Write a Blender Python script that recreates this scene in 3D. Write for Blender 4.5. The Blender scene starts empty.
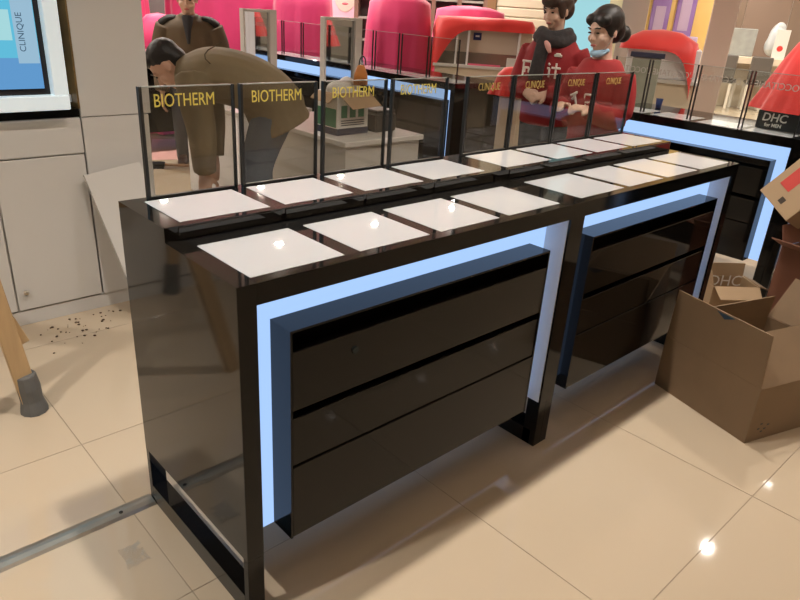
import bpy, bmesh, math, random
from mathutils import Matrix, Vector
random.seed(7)
sc = bpy.context.scene
COL = sc.collection
# ------------------------------------------------------------------ camera
F_PX, PITCH, ROLL, YAW = 669.65, 1.15519, 0.06604, -0.76826
CAM = Vector((-0.60471, -1.09233, 1.43))
RM = Matrix.Rotation(YAW, 3, 'Z') @ Matrix.Rotation(PITCH, 3, 'X') @ Matrix.Rotation(ROLL, 3, 'Z')
cam_d = bpy.data.cameras.new('camera'); cam = bpy.data.objects.new('camera', cam_d); COL.objects.link(cam)
cam_d.sensor_width = 36; cam_d.lens = F_PX / 800 * 36; cam_d.clip_start = 0.02; cam_d.clip_end = 100
cam.matrix_world = Matrix.Translation(CAM) @ RM.to_4x4()
sc.camera = cam
# ------------------------------------------------------------------ world, exposure
w = bpy.data.worlds.new('world'); sc.world = w; w.use_nodes = True
w.node_tree.nodes['Background'].inputs[0].default_value = (.9, .92, 1, 1)
w.node_tree.nodes['Background'].inputs[1].default_value = .3
vs = sc.view_settings
vs.view_transform = 'Standard'; vs.look = 'None'; vs.gamma = 1; vs.use_curve_mapping = False
vs.exposure = -0.16
LAMP_W = 18.5            # watts of one ceiling downlight
LAMP_COL = (1, .92, .83)
CEIL = 3.0

# ------------------------------------------------------------------ pixel helpers (800 x 600 frame)
def ray(px, py): return RM @ Vector(((px - 400) / F_PX, -(py - 300) / F_PX, -1))
def at(px, py, D):                       # point seen at a pixel at horizontal distance D
    d = ray(px, py); return CAM + d * (D / math.hypot(d.x, d.y))
def onz(px, py, z=0):
    d = ray(px, py); return CAM + d * ((z - CAM.z) / d.z)

# ------------------------------------------------------------------ materials
MATS = {}
def mat(name, col, rough=.5, metal=0, ior=1.5, noise=0, nscale=8, bump=0, coat=0, emit=None, estr=0, col2=None, stretch=None, sheen=0):
    if name in MATS: return MATS[name]
    m = bpy.data.materials.new(name); m.use_nodes = True; nt = m.node_tree
    b = nt.nodes['Principled BSDF']
    b.inputs['Base Color'].default_value = (*col, 1); b.inputs['Roughness'].default_value = rough
    b.inputs['Metallic'].default_value = metal; b.inputs['IOR'].default_value = ior
    b.inputs['Coat Weight'].default_value = coat; b.inputs['Coat Roughness'].default_value = .05
    b.inputs['Sheen Weight'].default_value = sheen
    if emit: b.inputs['Emission Color'].default_value = (*emit, 1); b.inputs['Emission Strength'].default_value = estr
    if noise or bump:
        tc = nt.nodes.new('ShaderNodeTexCoord'); mp = nt.nodes.new('ShaderNodeMapping'); n = nt.nodes.new('ShaderNodeTexNoise')
        if stretch: mp.inputs['Scale'].default_value = stretch
        n.inputs['Scale'].default_value = nscale; n.inputs['Detail'].default_value = 4
        nt.links.new(tc.outputs['Object'], mp.inputs[0]); nt.links.new(mp.outputs[0], n.inputs['Vector'])
        if noise:
            r = nt.nodes.new('ShaderNodeMix'); r.data_type = 'RGBA'
            c2 = col2 or tuple(c * (1 - noise) for c in col)
            r.inputs['A'].default_value = (*col, 1); r.inputs['B'].default_value = (*c2, 1)
            nt.links.new(n.outputs['Fac'], r.inputs['Factor']); nt.links.new(r.outputs['Result'], b.inputs['Base Color'])
        if bump:
            bp = nt.nodes.new('ShaderNodeBump'); bp.inputs['Strength'].default_value = bump; bp.inputs['Distance'].default_value = .01
            nt.links.new(n.outputs['Fac'], bp.inputs['Height']); nt.links.new(bp.outputs[0], b.inputs['Normal'])
    MATS[name] = m; return m
def glass_mat(name, tint, ior=1.5, rough=0.0):
    if name in MATS: return MATS[name]
    m = bpy.data.materials.new(name); m.use_nodes = True; nt = m.node_tree; nt.nodes.clear()
    o = nt.nodes.new('ShaderNodeOutputMaterial'); mx = nt.nodes.new('ShaderNodeMixShader'); lw = nt.nodes.new('ShaderNodeLayerWeight'); pw = nt.nodes.new('ShaderNodeMath'); fr = nt.nodes.new('ShaderNodeMath')
    t = nt.nodes.new('ShaderNodeBsdfTransparent'); g = nt.nodes.new('ShaderNodeBsdfGlossy')
    f0 = ((ior - 1) / (ior + 1)) ** 2     # Schlick, the same for both faces of the pane
    pw.operation = 'POWER'; pw.inputs[1].default_value = 5; fr.operation = 'MULTIPLY_ADD'; fr.inputs[1].default_value = 1 - f0; fr.inputs[2].default_value = f0
    nt.links.new(lw.outputs['Facing'], pw.inputs[0]); nt.links.new(pw.outputs[0], fr.inputs[0])
    t.inputs[0].default_value = (*tint, 1); g.inputs['Roughness'].default_value = rough
    nt.links.new(fr.outputs[0], mx.inputs[0]); nt.links.new(t.outputs[0], mx.inputs[1]); nt.links.new(g.outputs[0], mx.inputs[2])
    nt.links.new(mx.outputs[0], o.inputs[0]); MATS[name] = m; return m
def emit_mat(name, col, s):
    if name in MATS: return MATS[name]
    m = bpy.data.materials.new(name); m.use_nodes = True; nt = m.node_tree; nt.nodes.clear()
    o = nt.nodes.new('ShaderNodeOutputMaterial'); e = nt.nodes.new('ShaderNodeEmission')
    e.inputs[0].default_value = (*col, 1); e.inputs[1].default_value = s
    nt.links.new(e.outputs[0], o.inputs[0]); MATS[name] = m; return m

BLACK = mat('black gloss lacquer', (.008, .007, .006), .06, ior=1.46)
BLACKTOP = mat('black glass top', (.009, .009, .009), .04, ior=1.62)
DRAWER = mat('black gloss drawer', (.006, .0055, .005), .05, ior=1.31)
BLACKF = mat('black satin front', (.006, .0055, .005), .08, ior=1.31)
BLKMETAL = mat('black metal strip', (.012, .012, .012), .35)
PLATE = mat('white acrylic plate', (.50, .51, .53), .018, ior=1.5)
LINER = mat('white liner', (.82, .82, .85), .4)
GLOW = emit_mat('cool white light panel', (.40, .61, 1.0), 1.18)
SCREEN = glass_mat('tinted screen glass', (.80, .79, .76), 1.5)
CLEAR = glass_mat('clear screen glass', (.93, .95, .93), 1.35)
EDGE = mat('polished glass edge', (.35, .38, .36), .2)
TILE = mat('beige polished tile', (.585, .48, .355), .05, ior=1.5, noise=.12, nscale=1.6, col2=(.52, .42, .305))
GROUT = mat('tile grout', (.33, .265, .19), .7)
WHITE = mat('white satin laminate', (.68, .665, .64), .25)
WALLW = mat('off white wall paint', (.66, .62, .57), .6, noise=.06, nscale=3)
CEILM = mat('white ceiling', (.88, .87, .85), .8, noise=.03)
CARD = mat('brown cardboard', (.27, .18, .105), .85, noise=.25, nscale=6, bump=.15)
CARDL = mat('pale cardboard', (.46, .32, .19), .85, noise=.2, nscale=6, bump=.1)
CARDR = mat('red printed cardboard', (.24, .10, .06), .7, noise=.35, nscale=5)
STEEL = mat('worn steel strip', (.58, .54, .48), .38, metal=1, noise=.35, nscale=14, bump=.1)
PINE = mat('pine wood', (.62, .42, .22), .6, noise=.3, nscale=5, stretch=(8, 8, 1), bump=.1)
WRAP = mat('grey tape wrap', (.16, .16, .155), .8, noise=.4, nscale=20, bump=.4)
PINK = mat('magenta cover cloth', (.78, .035, .17), .55, noise=.25, nscale=4, sheen=.3)
PINK2 = mat('deep pink cover cloth', (.60, .03, .15), .6, noise=.25, nscale=4, sheen=.3)
RED = mat('red cover cloth', (.80, .035, .03), .55, noise=.2, nscale=5, sheen=.3)
BEIGE = mat('cream counter panel', (.74, .64, .50), .35)
SKIN = mat('skin', (.56, .34, .24), .5)
SKIN2 = mat('pale skin', (.66, .44, .34), .5)
HAIR = mat('black hair', (.012, .009, .008), .45, noise=.4, nscale=40, bump=.4)
HAIRB = mat('brown black hair', (.045, .022, .015), .45, noise=.4, nscale=40, bump=.4)

# ------------------------------------------------------------------ object helpers
def tag(o, label=None, cat=None, group=None, kind=None):
    if label: o['label'] = label
    if cat: o['category'] = cat
    if group: o['group'] = group
    if kind: o['kind'] = kind
    return o
def empty(name, loc=(0, 0, 0), rz=0, label=None, cat=None, group=None, parent=None):
    o = bpy.data.objects.new(name, None); COL.objects.link(o); o.location = loc; o.rotation_euler = (0, 0, rz)
    o.empty_display_size = .05
    if parent: o.parent = parent
    return tag(o, label, cat, group)
def link(name, bm, m, parent=None, smooth=False):
    me = bpy.data.meshes.new(name); bmesh.ops.recalc_face_normals(bm, faces=bm.faces); bm.to_mesh(me); bm.free()
    if smooth:
        for p in me.polygons: p.use_smooth = True
    o = bpy.data.objects.new(name, me); COL.objects.link(o); me.materials.append(m)
    if parent: o.parent = parent
    return o
def B(): return bmesh.new()
def box(bm, x0, x1, y0, y1, z0, z1, bev=0, M=None):
    r = bmesh.ops.create_cube(bm, size=1); v = r['verts']
    bmesh.ops.scale(bm, vec=(x1 - x0, y1 - y0, z1 - z0), verts=v)
    bmesh.ops.translate(bm, vec=((x0 + x1) / 2, (y0 + y1) / 2, (z0 + z1) / 2), verts=v)
    if bev:
        es = list({e for q in v for e in q.link_edges})
        r2 = bmesh.ops.bevel(bm, geom=es, offset=bev, segments=1, affect='EDGES')
        v = list({q for q in r2['verts']} | {q for q in v if q.is_valid})
    if M is not None: bmesh.ops.transform(bm, matrix=M, verts=v)
    return v
def boxo(name, m, parent, x0, x1, y0, y1, z0, z1, bev=.0015, M=None):
    bm = B(); box(bm, x0, x1, y0, y1, z0, z1, bev, M); return link(name, bm, m, parent)
def poly(bm, pts, depth):                # flat polygon (list of 3d points) thickened along its normal
    vs_ = [bm.verts.new(p) for p in pts]; f = bm.faces.new(vs_); f.normal_update()
    r = bmesh.ops.extrude_face_region(bm, geom=[f]); nv = [g for g in r['geom'] if isinstance(g, bmesh.types.BMVert)]
    n = f.normal.copy(); bmesh.ops.translate(bm, vec=n * depth, verts=nv)
def tube(bm, pts, rad, n=12, side=None):  # rad: list of r or (a, b)
    pts = [Vector(p) for p in pts]; rings = []
    for i, p in enumerate(pts):
        t = (pts[min(i + 1, len(pts) - 1)] - pts[max(i - 1, 0)]).normalized()
        s = Vector(side) if side else (Vector((0, 0, 1)) if abs(t.z) < .8 else Vector((1, 0, 0)))
        s = (s - t * s.dot(t)).normalized(); u = t.cross(s)
        a, b = rad[i] if isinstance(rad[i], (tuple, list)) else (rad[i], rad[i])
        rings.append([bm.verts.new(p + s * a * math.cos(k * math.tau / n) + u * b * math.sin(k * math.tau / n)) for k in range(n)])
    for i in range(len(rings) - 1):
        for k in range(n): bm.faces.new((rings[i][k], rings[i][(k + 1) % n], rings[i + 1][(k + 1) % n], rings[i + 1][k]))
    bm.faces.new(rings[0][::-1]); bm.faces.new(rings[-1])
def lathe(bm, prof, n=24, c=(0, 0, 0)):
    tube(bm, [(c[0], c[1], c[2] + z) for r, z in prof], [r for r, z in prof], n, (1, 0, 0))
def ell(bm, c, r, rot=None, seg=16):
    q = bmesh.ops.create_uvsphere(bm, u_segments=seg, v_segments=max(8, seg // 2 + 2), radius=1)['verts']
    M = Matrix.Translation(c) @ (rot.to_4x4() if rot else Matrix.Identity(4)) @ Matrix.Diagonal((*r, 1))
    bmesh.ops.transform(bm, matrix=M, verts=q)
def resample(pts, rad, k=4):
    P = [Vector(p) for p in pts]; Rr = [Vector(r) if isinstance(r, (tuple, list)) else Vector((r, r)) for r in rad]
    if len(P) < 3: return P, [tuple(r) for r in Rr]
    cr = lambda A, i, t: .5 * ((2 * A[i]) + (A[min(i + 1, len(A) - 1)] - A[max(i - 1, 0)]) * t + (2 * A[max(i - 1, 0)] - 5 * A[i] + 4 * A[min(i + 1, len(A) - 1)] - A[min(i + 2, len(A) - 1)]) * t * t + (3 * A[i] - A[max(i - 1, 0)] - 3 * A[min(i + 1, len(A) - 1)] + A[min(i + 2, len(A) - 1)]) * t ** 3)
    op, orr = [], []
    for i in range(len(P) - 1):
        for j in range(k): op.append(cr(P, i, j / k)); orr.append(tuple(cr(Rr, i, j / k)))
    op.append(P[-1]); orr.append(tuple(Rr[-1])); return op, orr
def blob(name, shapes, voxel, m, parent, smooth=3):   # union of closed shapes as one continuous skin
    bm = B()
    for s in shapes:
        if s[0] == 't': tube(bm, *resample(s[1], s[2]), 20, s[3] if len(s) > 3 else None)
        else: ell(bm, s[1], s[2], s[3] if len(s) > 3 else None)
    me = bpy.data.meshes.new(name); bmesh.ops.recalc_face_normals(bm, faces=bm.faces); bm.to_mesh(me); bm.free()
    t = bpy.data.objects.new('tmp', me); COL.objects.link(t)
    r = t.modifiers.new('r', 'REMESH'); r.mode = 'VOXEL'; r.voxel_size = voxel
    s = t.modifiers.new('s', 'SMOOTH'); s.factor = .5; s.iterations = smooth
    dg = bpy.context.evaluated_depsgraph_get(); dg.update()
    nm = bpy.data.meshes.new_from_object(t.evaluated_get(dg)); bpy.data.objects.remove(t); bpy.data.meshes.remove(me)
    for p in nm.polygons: p.use_smooth = True
    nm.name = name; nm.materials.clear(); nm.materials.append(m)
    o = bpy.data.objects.new(name, nm); COL.objects.link(o); o.parent = parent; return o
def text(name, s, size, m, parent, M, depth=.0008, offset=0, align='CENTER', width=None, shear=0):
    cu = bpy.data.curves.new(name, 'FONT'); cu.body = s; cu.size = size; cu.extrude = depth; cu.offset = offset; cu.shear = shear
    cu.align_x = align; cu.resolution_u = 3
    t = bpy.data.objects.new('tmp', cu); COL.objects.link(t)
    dg = bpy.context.evaluated_depsgraph_get(); dg.update()
    me = bpy.data.meshes.new_from_object(t.evaluated_get(dg)); bpy.data.objects.remove(t)
    me.name = name
    if width and len(me.vertices):
        xs = [v.co.x for v in me.vertices]; k = width / (max(xs) - min(xs))
        me.transform(Matrix.Diagonal((k, 1, 1, 1)))
    me.transform(M); me.materials.clear(); me.materials.append(m)
    o = bpy.data.objects.new(name, me); COL.objects.link(o); o.parent = parent; return o
FRONT = Matrix.Rotation(math.pi / 2, 4, 'X')            # text that reads when seen from -Y
def T(x, y, z): return Matrix.Translation((x, y, z))

# ------------------------------------------------------------------ the setting
X0, X1, Y0, Y1 = -5.5, 18.0, -7.0, 14.0
bm = B(); box(bm, X0, X1, Y0, Y1, -.12, -.004); floor = link('floor', bm, TILE); tag(floor, kind='structure')
TS = .80; tx0, ty0 = -.07 - 3 * TS, .165 - 5 * TS
boxo('grout_bed', GROUT, floor, tx0, tx0 + 15 * TS, ty0, ty0 + 19 * TS, -.003, -.0015, 0)
bm = B(); box(bm, .0012, TS - .0012, .0012, TS - .0012, -.001, 0, .0006); tile0 = link('tile', bm, TILE, floor)
tile0.location = (tx0, ty0, 0)
for i in range(15):
    for j in range(19):
        if i or j:
            t = tile0.copy(); COL.objects.link(t); t.parent = floor; t.location = (tx0 + i * TS, ty0 + j * TS, 0)
def wall(name, *a):
    o = boxo(name, WALLW, None, *a, 0); tag(o, kind='structure'); return o
CH = CEIL + .012
wall('wall_left', X0 - .1, X0, Y0, Y1, 0, CH); wall('wall_right', X1, X1 + .1, Y0, Y1, 0, CH)
wall('wall_back', X0, X1, Y1, Y1 + .1, 0, CH); wall('wall_front', X0, X1, Y0 - .1, Y0, 0, CH)
c_ = boxo('ceiling', CEILM, None, X0, X1, Y0, Y1, CH, CH + .1, 0); tag(c_, kind='structure')

# ceiling downlights
LAMPE = emit_mat('downlight glow', LAMP_COL, 28)
bm = B(); 
for k in range(24):
    a0, a1 = k * math.tau / 24, (k + 1) * math.tau / 24
    for r0, r1, z0, z1 in ((.047, .095, -.004, 0), ):
        q = [bm.verts.new((r * math.cos(a), r * math.sin(a), z)) for r, a, z in ((r0, a0, -.006), (r1, a0, 0), (r1, a1, 0), (r0, a1, -.006))]
        bm.faces.new(q)
ring_me = link('trim_ring', bm, WHITE); bm = B(); tube(bm, [(0, 0, -.001), (0, 0, .008)], [.045, .045], 24, (1, 0, 0)); disc_me = link('lens', bm, LAMPE)
proto_done = False
lampspots = [(3.43 + 1.46 * k, y) for y in (-4.1, .30, 5.15) for k in range(-4, 4) if not (y == .30 and k < -2)] + [(-1.75, .25)] + [(3.0 + 1.46 * k, 7.2) for k in range(0, 5)] + \
            [(9.3 + 2.2 * i, y) for i in range(4) for y in (.5, 2.6, 5.0, 8.0)]
for i, (x, y) in enumerate(lampspots):
    e = empty('ceiling_downlight', (x, y, CEIL), 0, 'round recessed downlight set in the white ceiling', 'downlight', 'ceiling downlights')
    for src in (ring_me, disc_me):
        c = src if i == 0 else src.copy()
        if i: COL.objects.link(c)
        c.parent = e
    ld = bpy.data.lights.new('downlight', 'AREA'); ld.shape = 'DISK'; ld.size = .085; ld.color = LAMP_COL; far = y > 4 or x > 9; ld.energy = LAMP_W * (2.4 if far else 2.2 if x < -1.7 and y > 0 else 1); ld.spread = math.radians(165 if far else 112)
    lo = bpy.data.objects.new('lamp', ld); COL.objects.link(lo); lo.parent = e; lo.location = (0, 0, -.012)

# ------------------------------------------------------------------ display counters
TL = .0446                                 # leg width
HL, HU, HB = .9007, .9359, .8514           # lower top, upper top, underside of the front beam
D1, DP = .3132, .571
GOLD = mat('yellow lettering', (.75, .62, .12), .5)
GOLD2 = mat('dull gold lettering', (.50, .36, .10), .5)
PALE = mat('pale lettering', (.80, .78, .74), .5)
FAINT = mat('faint lettering', (.50, .48, .45), .5)
def counter(name, label, loc, rz, L, ll, lr, tiers, plates, screens, word, group, frontleg=.05, endleft=True, endright=True, wordmat=None, wword=.16, size=.045, mirror=False, glass=None, locks=True):
    r = empty(name, loc, rz, label, 'display counter', group)
    D = DP
    # end frames: a panel above, posts and a foot rail around an open slot below
    for x0, x1 in ((0, ll), (L - lr, L)):
        bm = B()
        prof = [(0, .185), (0, HL), (D1, HL), (D1, HU), (D, HU), (D, .185)] if tiers == 2 else [(0, .185), (0, HL), (D, HL), (D, .185)]
        a = [bm.verts.new((x0, y, z)) for y, z in prof]; b = [bm.verts.new((x1, y, z)) for y, z in prof]
        bm.faces.new(a); bm.faces.new(b[::-1])
        for k in range(len(a)): bm.faces.new((a[k], a[(k + 1) % len(a)], b[(k + 1) % len(a)], b[k]))
        link('end_panel', bm, BLACK, r)
        boxo('front_cap', BLACKF, r, x0, x1, -.003, 0, .185, HL, 0)
        boxo('leg', BLACKF, r, x0, x1, -.003, frontleg if x0 > 0 else .018, 0, .185, .001)
        boxo('leg', BLACK, r, x0, x1, D - .02, D, 0, .185, .001)
        boxo('foot_rail', BLACK, r, x0, x1, .018, D - .02, 0, .06, .001)
    xi0, xi1 = ll, L - lr
    boxo('front_beam', BLACKF, r, xi0, xi1, -.003, .03, HB, HL, .001)
    boxo('lower_top', BLACKTOP, r, xi0, xi1, .03, D1 if tiers == 2 else D, HL - .02, HL, .0005)
    if tiers == 2:
        boxo('upper_top', BLACKTOP, r, xi0, xi1, D1, D, HU - .015, HU, .0005)
        boxo('riser', BLACK, r, xi0, xi1, D1 + .006, D1 + .012, HL - .01, HU - .015, 0)
        n = len(plates)
        for a, b in plates: boxo('riser_strip', BLACKTOP, r, a - .016, b + .016, D1 - .003, D1 + .006, HL + .003, HU - .004, .001)
    boxo('back_panel', BLACK, r, xi0, xi1, D - .02, D, .185, HU - .015 if tiers == 2 else HL - .02, 0)
    boxo('light_panel', GLOW, r, xi0, xi1, .08, .088, .182, HB, 0)
    boxo('side_liner', LINER, r, xi0, xi0 + .003, .012, .08, .185, HB, 0); boxo('side_liner', LINER, r, xi1 - .003, xi1, .004, .08, .185, HB, 0)
    # the drawer box standing proud of the light panel
    bx0, bx1, bz0, bz1 = xi0 + .082, xi1 - .082, .182, .766
    bm = B(); s = .006
    box(bm, bx0, bx0 + s, 0, .08, bz0, bz1); box(bm, bx1 - s, bx1, 0, .08, bz0, bz1)
    box(bm, bx0 + s, bx1 - s, 0, .08, bz1 - s, bz1); box(bm, bx0 + s, bx1 - s, .004, .08, bz0, bz0 + s)
    box(bm, bx0 + s, bx1 - s, .06, .07, bz0 + s, bz1 - s)
    link('drawer_case', bm, BLACKF, r)
    for k, (za, zb) in enumerate(((.557, .712), (.402, .535), (.184, .398))):
        d = boxo('drawer', DRAWER, r, bx0 + s + .001, bx1 - s - .001, .0005 + (.002 if k == 1 else 0), .022, za, zb, .0015)
        if k == 0 and locks:
            bm = B(); tube(bm, [(bx0 + .185, .001, .664), (bx0 + .185, -.004, .664)], [.011, .009], 16, (1, 0, 0))
            link('lock', bm, mat('dark lock metal', (.03, .04, .045), .25, metal=1), d)
    for a, b in plates:
        boxo('light_plate', PLATE, r, a, b, .028, .258, HL - .004, HL + .0012, .0008)
        if tiers == 2: boxo('light_plate', PLATE, r, a, b, .337, .533, HU - .004, HU + .0012, .0008)
    zs = HU if tiers == 2 else HL
    ys = .548 if tiers == 2 else .06
    gm = glass or SCREEN
    for a, b in screens:
        g = boxo('glass_screen', gm, r, a, b, ys, ys + .005, zs + .001, 1.212, 0)
        sw = .008 if tiers == 2 else .005
        for u in (a, b - sw * (.55 if tiers == 2 else 1)):
            wv = sw if u == a else sw * (.55 if tiers == 2 else 1)
            boxo('edge_strip', BLKMETAL, g, u, u + wv, ys - .004, ys + .009, zs + .001, 1.212, 0)
        boxo('top_edge', EDGE, g, a + sw, b - sw, ys - .0005, ys + .0055, 1.2095, 1.2125, 0)
        if tiers == 2: boxo('bottom_edge', BLKMETAL, g, a + sw, b - sw, ys - .003, ys + .008, zs + .001, zs + .006, 0)
        if word:
            Mx = Matrix.Diagonal((-1, 1, 1, 1)) if mirror else Matrix.Identity(4)
            cx = a + (b - a) * (.46 if tiers == 2 else .5)
            text('lettering', word, size, wordmat or GOLD, g, T(cx, ys - .0015, 1.163 if tiers == 2 else 1.13) @ FRONT @ Mx, .0004, 0, width=wword)
    return r
P1 = [(.05, .295), (.34, .568), (.61, .843), (.885, 1.13)]
S1 = [(.066, .322), (.339, .592), (.612, .862), (.884, 1.140)]
counter('display_counter', 'nearest glossy black drawer counter with yellow lettering on its glass screens', (0, 0, 0), 0, 1.199, TL, .038, 2, P1, S1, 'BIOTHERM', 'black drawer counters')
P2 = [(.05, .31), (.345, .585), (.62, .86), (.895, 1.155)]
S2 = [(.04, .30), (.305, .582), (.59, .862), (.87, 1.165)]
c2 = counter('display_counter', 'second glossy black drawer counter joined to the nearest, dull gold lettering', (1.1991, 0, 0), 0, 1.189, .0378, TL, 2, P2, S2, 'CLINIQUE', 'black drawer counters', wordmat=GOLD2, wword=.12, size=.038, locks=False)
PB = [(.05, .29), (.34, .58), (.63, .87), (.91, 1.16)]
SB = [(.02, .255), (.27, .56), (.575, .865), (.88, 1.165)]
counter('display_counter', 'black glowing counter at right behind the cartons, mirrored pale lettering on glass', (3.4, 1.31, 0), -math.pi / 2, 1.23, TL, TL, 1, PB, SB, "L'OCCITANE", 'black drawer counters', mirror=True, wordmat=FAINT, wword=.26, size=.05, glass=CLEAR)
counter('display_counter', 'black glowing counter at the right edge, mostly behind the cartons', (3.4, .079, 0), -math.pi / 2, 1.23, TL, TL, 1, PB, [], None, 'black drawer counters')
SR = [(.04, .33), (.36, .66), (.69, 1.0), (1.03, 1.33)]
PR = [(.05, .35), (.38, .68), (.71, 1.01), (1.04, 1.34)]
counter('display_counter', 'black glowing counter at the back, its end beside the red-topped women', (3.3, 3.88, 0), -math.pi / 2, 1.38, TL, TL, 1, PR, SR, None, 'black drawer counters', glass=CLEAR)
counter('display_counter', 'far black glowing counter in front of the magenta covers, behind the bending man', (3.3, 5.27, 0), -math.pi / 2, 1.38, TL, TL, 1, PR, SR, None, 'black drawer counters', glass=CLEAR)
counter('display_counter', 'black counter at far left edge behind the standing man', (1.9, 5.15, 0), 0, 1.2, TL, TL, 1, P1, [], None, 'black drawer counters')

# ------------------------------------------------------------------ white wall cabinet with light box
cab = empty('wall_cabinet', (0, 2.0, 0), 0, 'white wall cabinet with plain doors at left, column at its right end', 'cabinet')
boxo('body', WHITE, cab, -1.6, .40, .02, .5, .07, .9, 0)
boxo('plinth', WHITE, cab, -1.6, .70, .008, .5, 0, .068, .001)
for a, b in ((-1.1, -.74), (-.73, -.372), (-.362, .028), (.036, .396)):
    d = boxo('door', WHITE, cab, a, b, 0, .02, .075, .742, .002)
    if a > 0:
        bm = B(); kx = a + .035 if a > 0 else b - .035
        tube(bm, [(kx, 0, .16), (kx, -.008, .16), (kx, -.012, .16), (kx, -.02, .16)], [.006, .006, .012, .009], 16, (1, 0, 0))
        link('knob', bm, mat('brushed nickel', (.55, .5, .42), .3, metal=1), d, True)
boxo('top_fascia', WHITE, cab, -1.6, .398, 0, .02, .748, .898, .002)
boxo('column_base', WHITE, cab, .404, .70, 0, .5, .07, .898, .002)
boxo('column_panel', WHITE, cab, .404, .712, 0, .5, .902, CEIL, .002)
boxo('back_board', mat('dark brown gloss', (.05, .03, .018), .15, noise=.8, nscale=5, col2=(.35, .22, .08)), cab, -1.6, .403, .10, .12, .9, CEIL, 0)
boxo('black_ledge', BLACK, cab, -1.6, .402, .012, .10, .9, .935, .001)
boxo('dark_side', MATS['dark brown gloss'], cab, .397, .4035, 0, .10, .936, CEIL, 0)
boxo('pale_rail', LINER, cab, .30, .396, .07, .10, .955, .985, 0)
lb = empty('lightbox_poster', (0, 1.93, .94), 0, 'backlit blue bottle poster in a glowing white frame above the cabinet', 'lightbox')
FRM = mat('glowing white frame', (.85, .9, .92), .3, emit=(.72, .92, 1), estr=.38)
BX0, BX1, BZ0, BZ1 = -1.2, .345, .005, 1.7
bm = B(); fw = .058
box(bm, BX0, BX1, 0, .1, BZ0, BZ0 + fw, .004); box(bm, BX0, BX1, 0, .1, BZ1 - fw, BZ1, .004)
box(bm, BX1 - fw, BX1, 0, .1, BZ0 + fw, BZ1 - fw, .004); box(bm, BX0, BX0 + fw, 0, .1, BZ0 + fw, BZ1 - fw, .004)
link('frame', bm, FRM, lb)
boxo('inner_border', mat('black border', (.02, .012, .01), .3), lb, BX0 + fw, BX1 - fw, .045, .05, BZ0 + fw, BZ1 - fw, 0)
pic = boxo('poster_print', emit_mat('cyan print', (.16, .66, .92), .85), lb, BX0 + fw, BX1 - fw - .022, .040, .045, BZ0 + fw + .025, BZ1 - fw, 0)
boxo('water_band', emit_mat('blue water print', (.16, .42, .80), .85), pic, BX0 + fw, BX1 - fw - .022, .0385, .04, BZ0 + fw + .025, .205, 0)
boxo('bottle_print', emit_mat('pale bottle print', (.42, .66, .85), .85), pic, .185, .262, .0375, .04, .185, .95, 0)
boxo('bottle_print', emit_mat('light bottle print', (.50, .90, .95), .85), pic, .09, .175, .0375, .04, .27, .38, 0)
text('lettering', 'CLINIQUE', .032, emit_mat('dark print', (.06, .12, .2), .8), pic, T(.218, .0365, .30) @ FRONT @ Matrix.Rotation(math.pi / 2, 4, 'Z'), .0003)

lean = empty('leaning_board', (.62, 1.90, 0), 0, 'white board leaning against the cabinet beside the counter end', 'board')
bm = B(); poly(bm, [(-.25, .075, .655), (.0, .075, .69), (.18, -.13, 0), (-.13, -.13, 0)], .018); link('board', bm, WHITE, lean)

# ------------------------------------------------------------------ steel strip on the floor
tr = empty('floor_trunking', (-1.4, .563, 0), 0, 'worn steel cable cover strip lying on the floor up to the counter', 'cable cover')
bm = B()
for a, b in ((-.6, .83), (.83, 1.398)):
    v0 = [bm.verts.new((a, y, z)) for y, z in ((-.03, .0005), (-.022, .008), (-.006, .011), (.006, .011), (.022, .008), (.03, .0005))]
    v1 = [bm.verts.new((b, q.co.y, q.co.z)) for q in v0]
    for k in range(5): bm.faces.new((v0[k], v0[k + 1], v1[k + 1], v1[k]))
    bm.faces.new((v0[0], v0[5], v1[5], v1[0])); bm.faces.new(v0); bm.faces.new(v1[::-1])
link('cover', bm, STEEL, tr)
for x in (.62, .9, 1.3):
    bm = B(); lathe(bm, [(.006, .010), (.006, .012), (.003, .0135)], 10, (x, -.01, 0)); link('screw', bm, BLKMETAL, tr)

# ------------------------------------------------------------------ trestle at the left edge
ts = empty('sawhorse', (-.13, 1.27, 0), 0, 'pine sawhorse at left edge, its foot wrapped in grey tape', 'sawhorse')
def plank(name, p, q, wx, wy, m=PINE, parent=ts, side=(1, 0, 0)):
    bm = B(); p, q = Vector(p), Vector(q); t = (q - p).normalized(); s = Vector(side); s = (s - t * s.dot(t)).normalized(); u = t.cross(s)
    a = [bm.verts.new(p + s * wx * i + u * wy * j) for i, j in ((-.5, -.5), (.5, -.5), (.5, .5), (-.5, .5))]
    b = [bm.verts.new(q + s * wx * i + u * wy * j) for i, j in ((-.5, -.5), (.5, -.5), (.5, .5), (-.5, .5))]
    bm.faces.new(a[::-1]); bm.faces.new(b)
    for k in range(4): bm.faces.new((a[k], a[(k + 1) % 4], b[(k + 1) % 4], b[k]))
    bmesh.ops.bevel(bm, geom=list(bm.edges), offset=.002, segments=1, affect='EDGES')
    return link(name, bm, m, parent)
bx, by = -.61, .72                       # the far leg, seen mirrored in the counter's end panel
plank('leg', (0, 0, .004), (-.085, .03, .80), .06, .035)
plank('leg', (bx, by, .004), (bx - .085, by + .02, .80), .06, .035)
for qx, qy in ((-.46, -.16), (bx - .46, by - .16)): plank('leg', (qx, qy, 0), (qx + .17, qy + .09, .80), .06, .035)
plank('top_rail', (-.10, -.06, .83), (bx - .25, by + .04, .83), .09, .05, side=(1, 1, 0))
for qx, qy in ((-.08, .025), (bx - .08, by + .02)): plank('cross_piece', (qx + .04, qy + .03, .72), (qx - .30, qy - .09, .72), .03, .06, side=(0, 0, 1))
plank('brace', (-.02, .022, .365), (.012, .020, .27), .035, .03)
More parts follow.
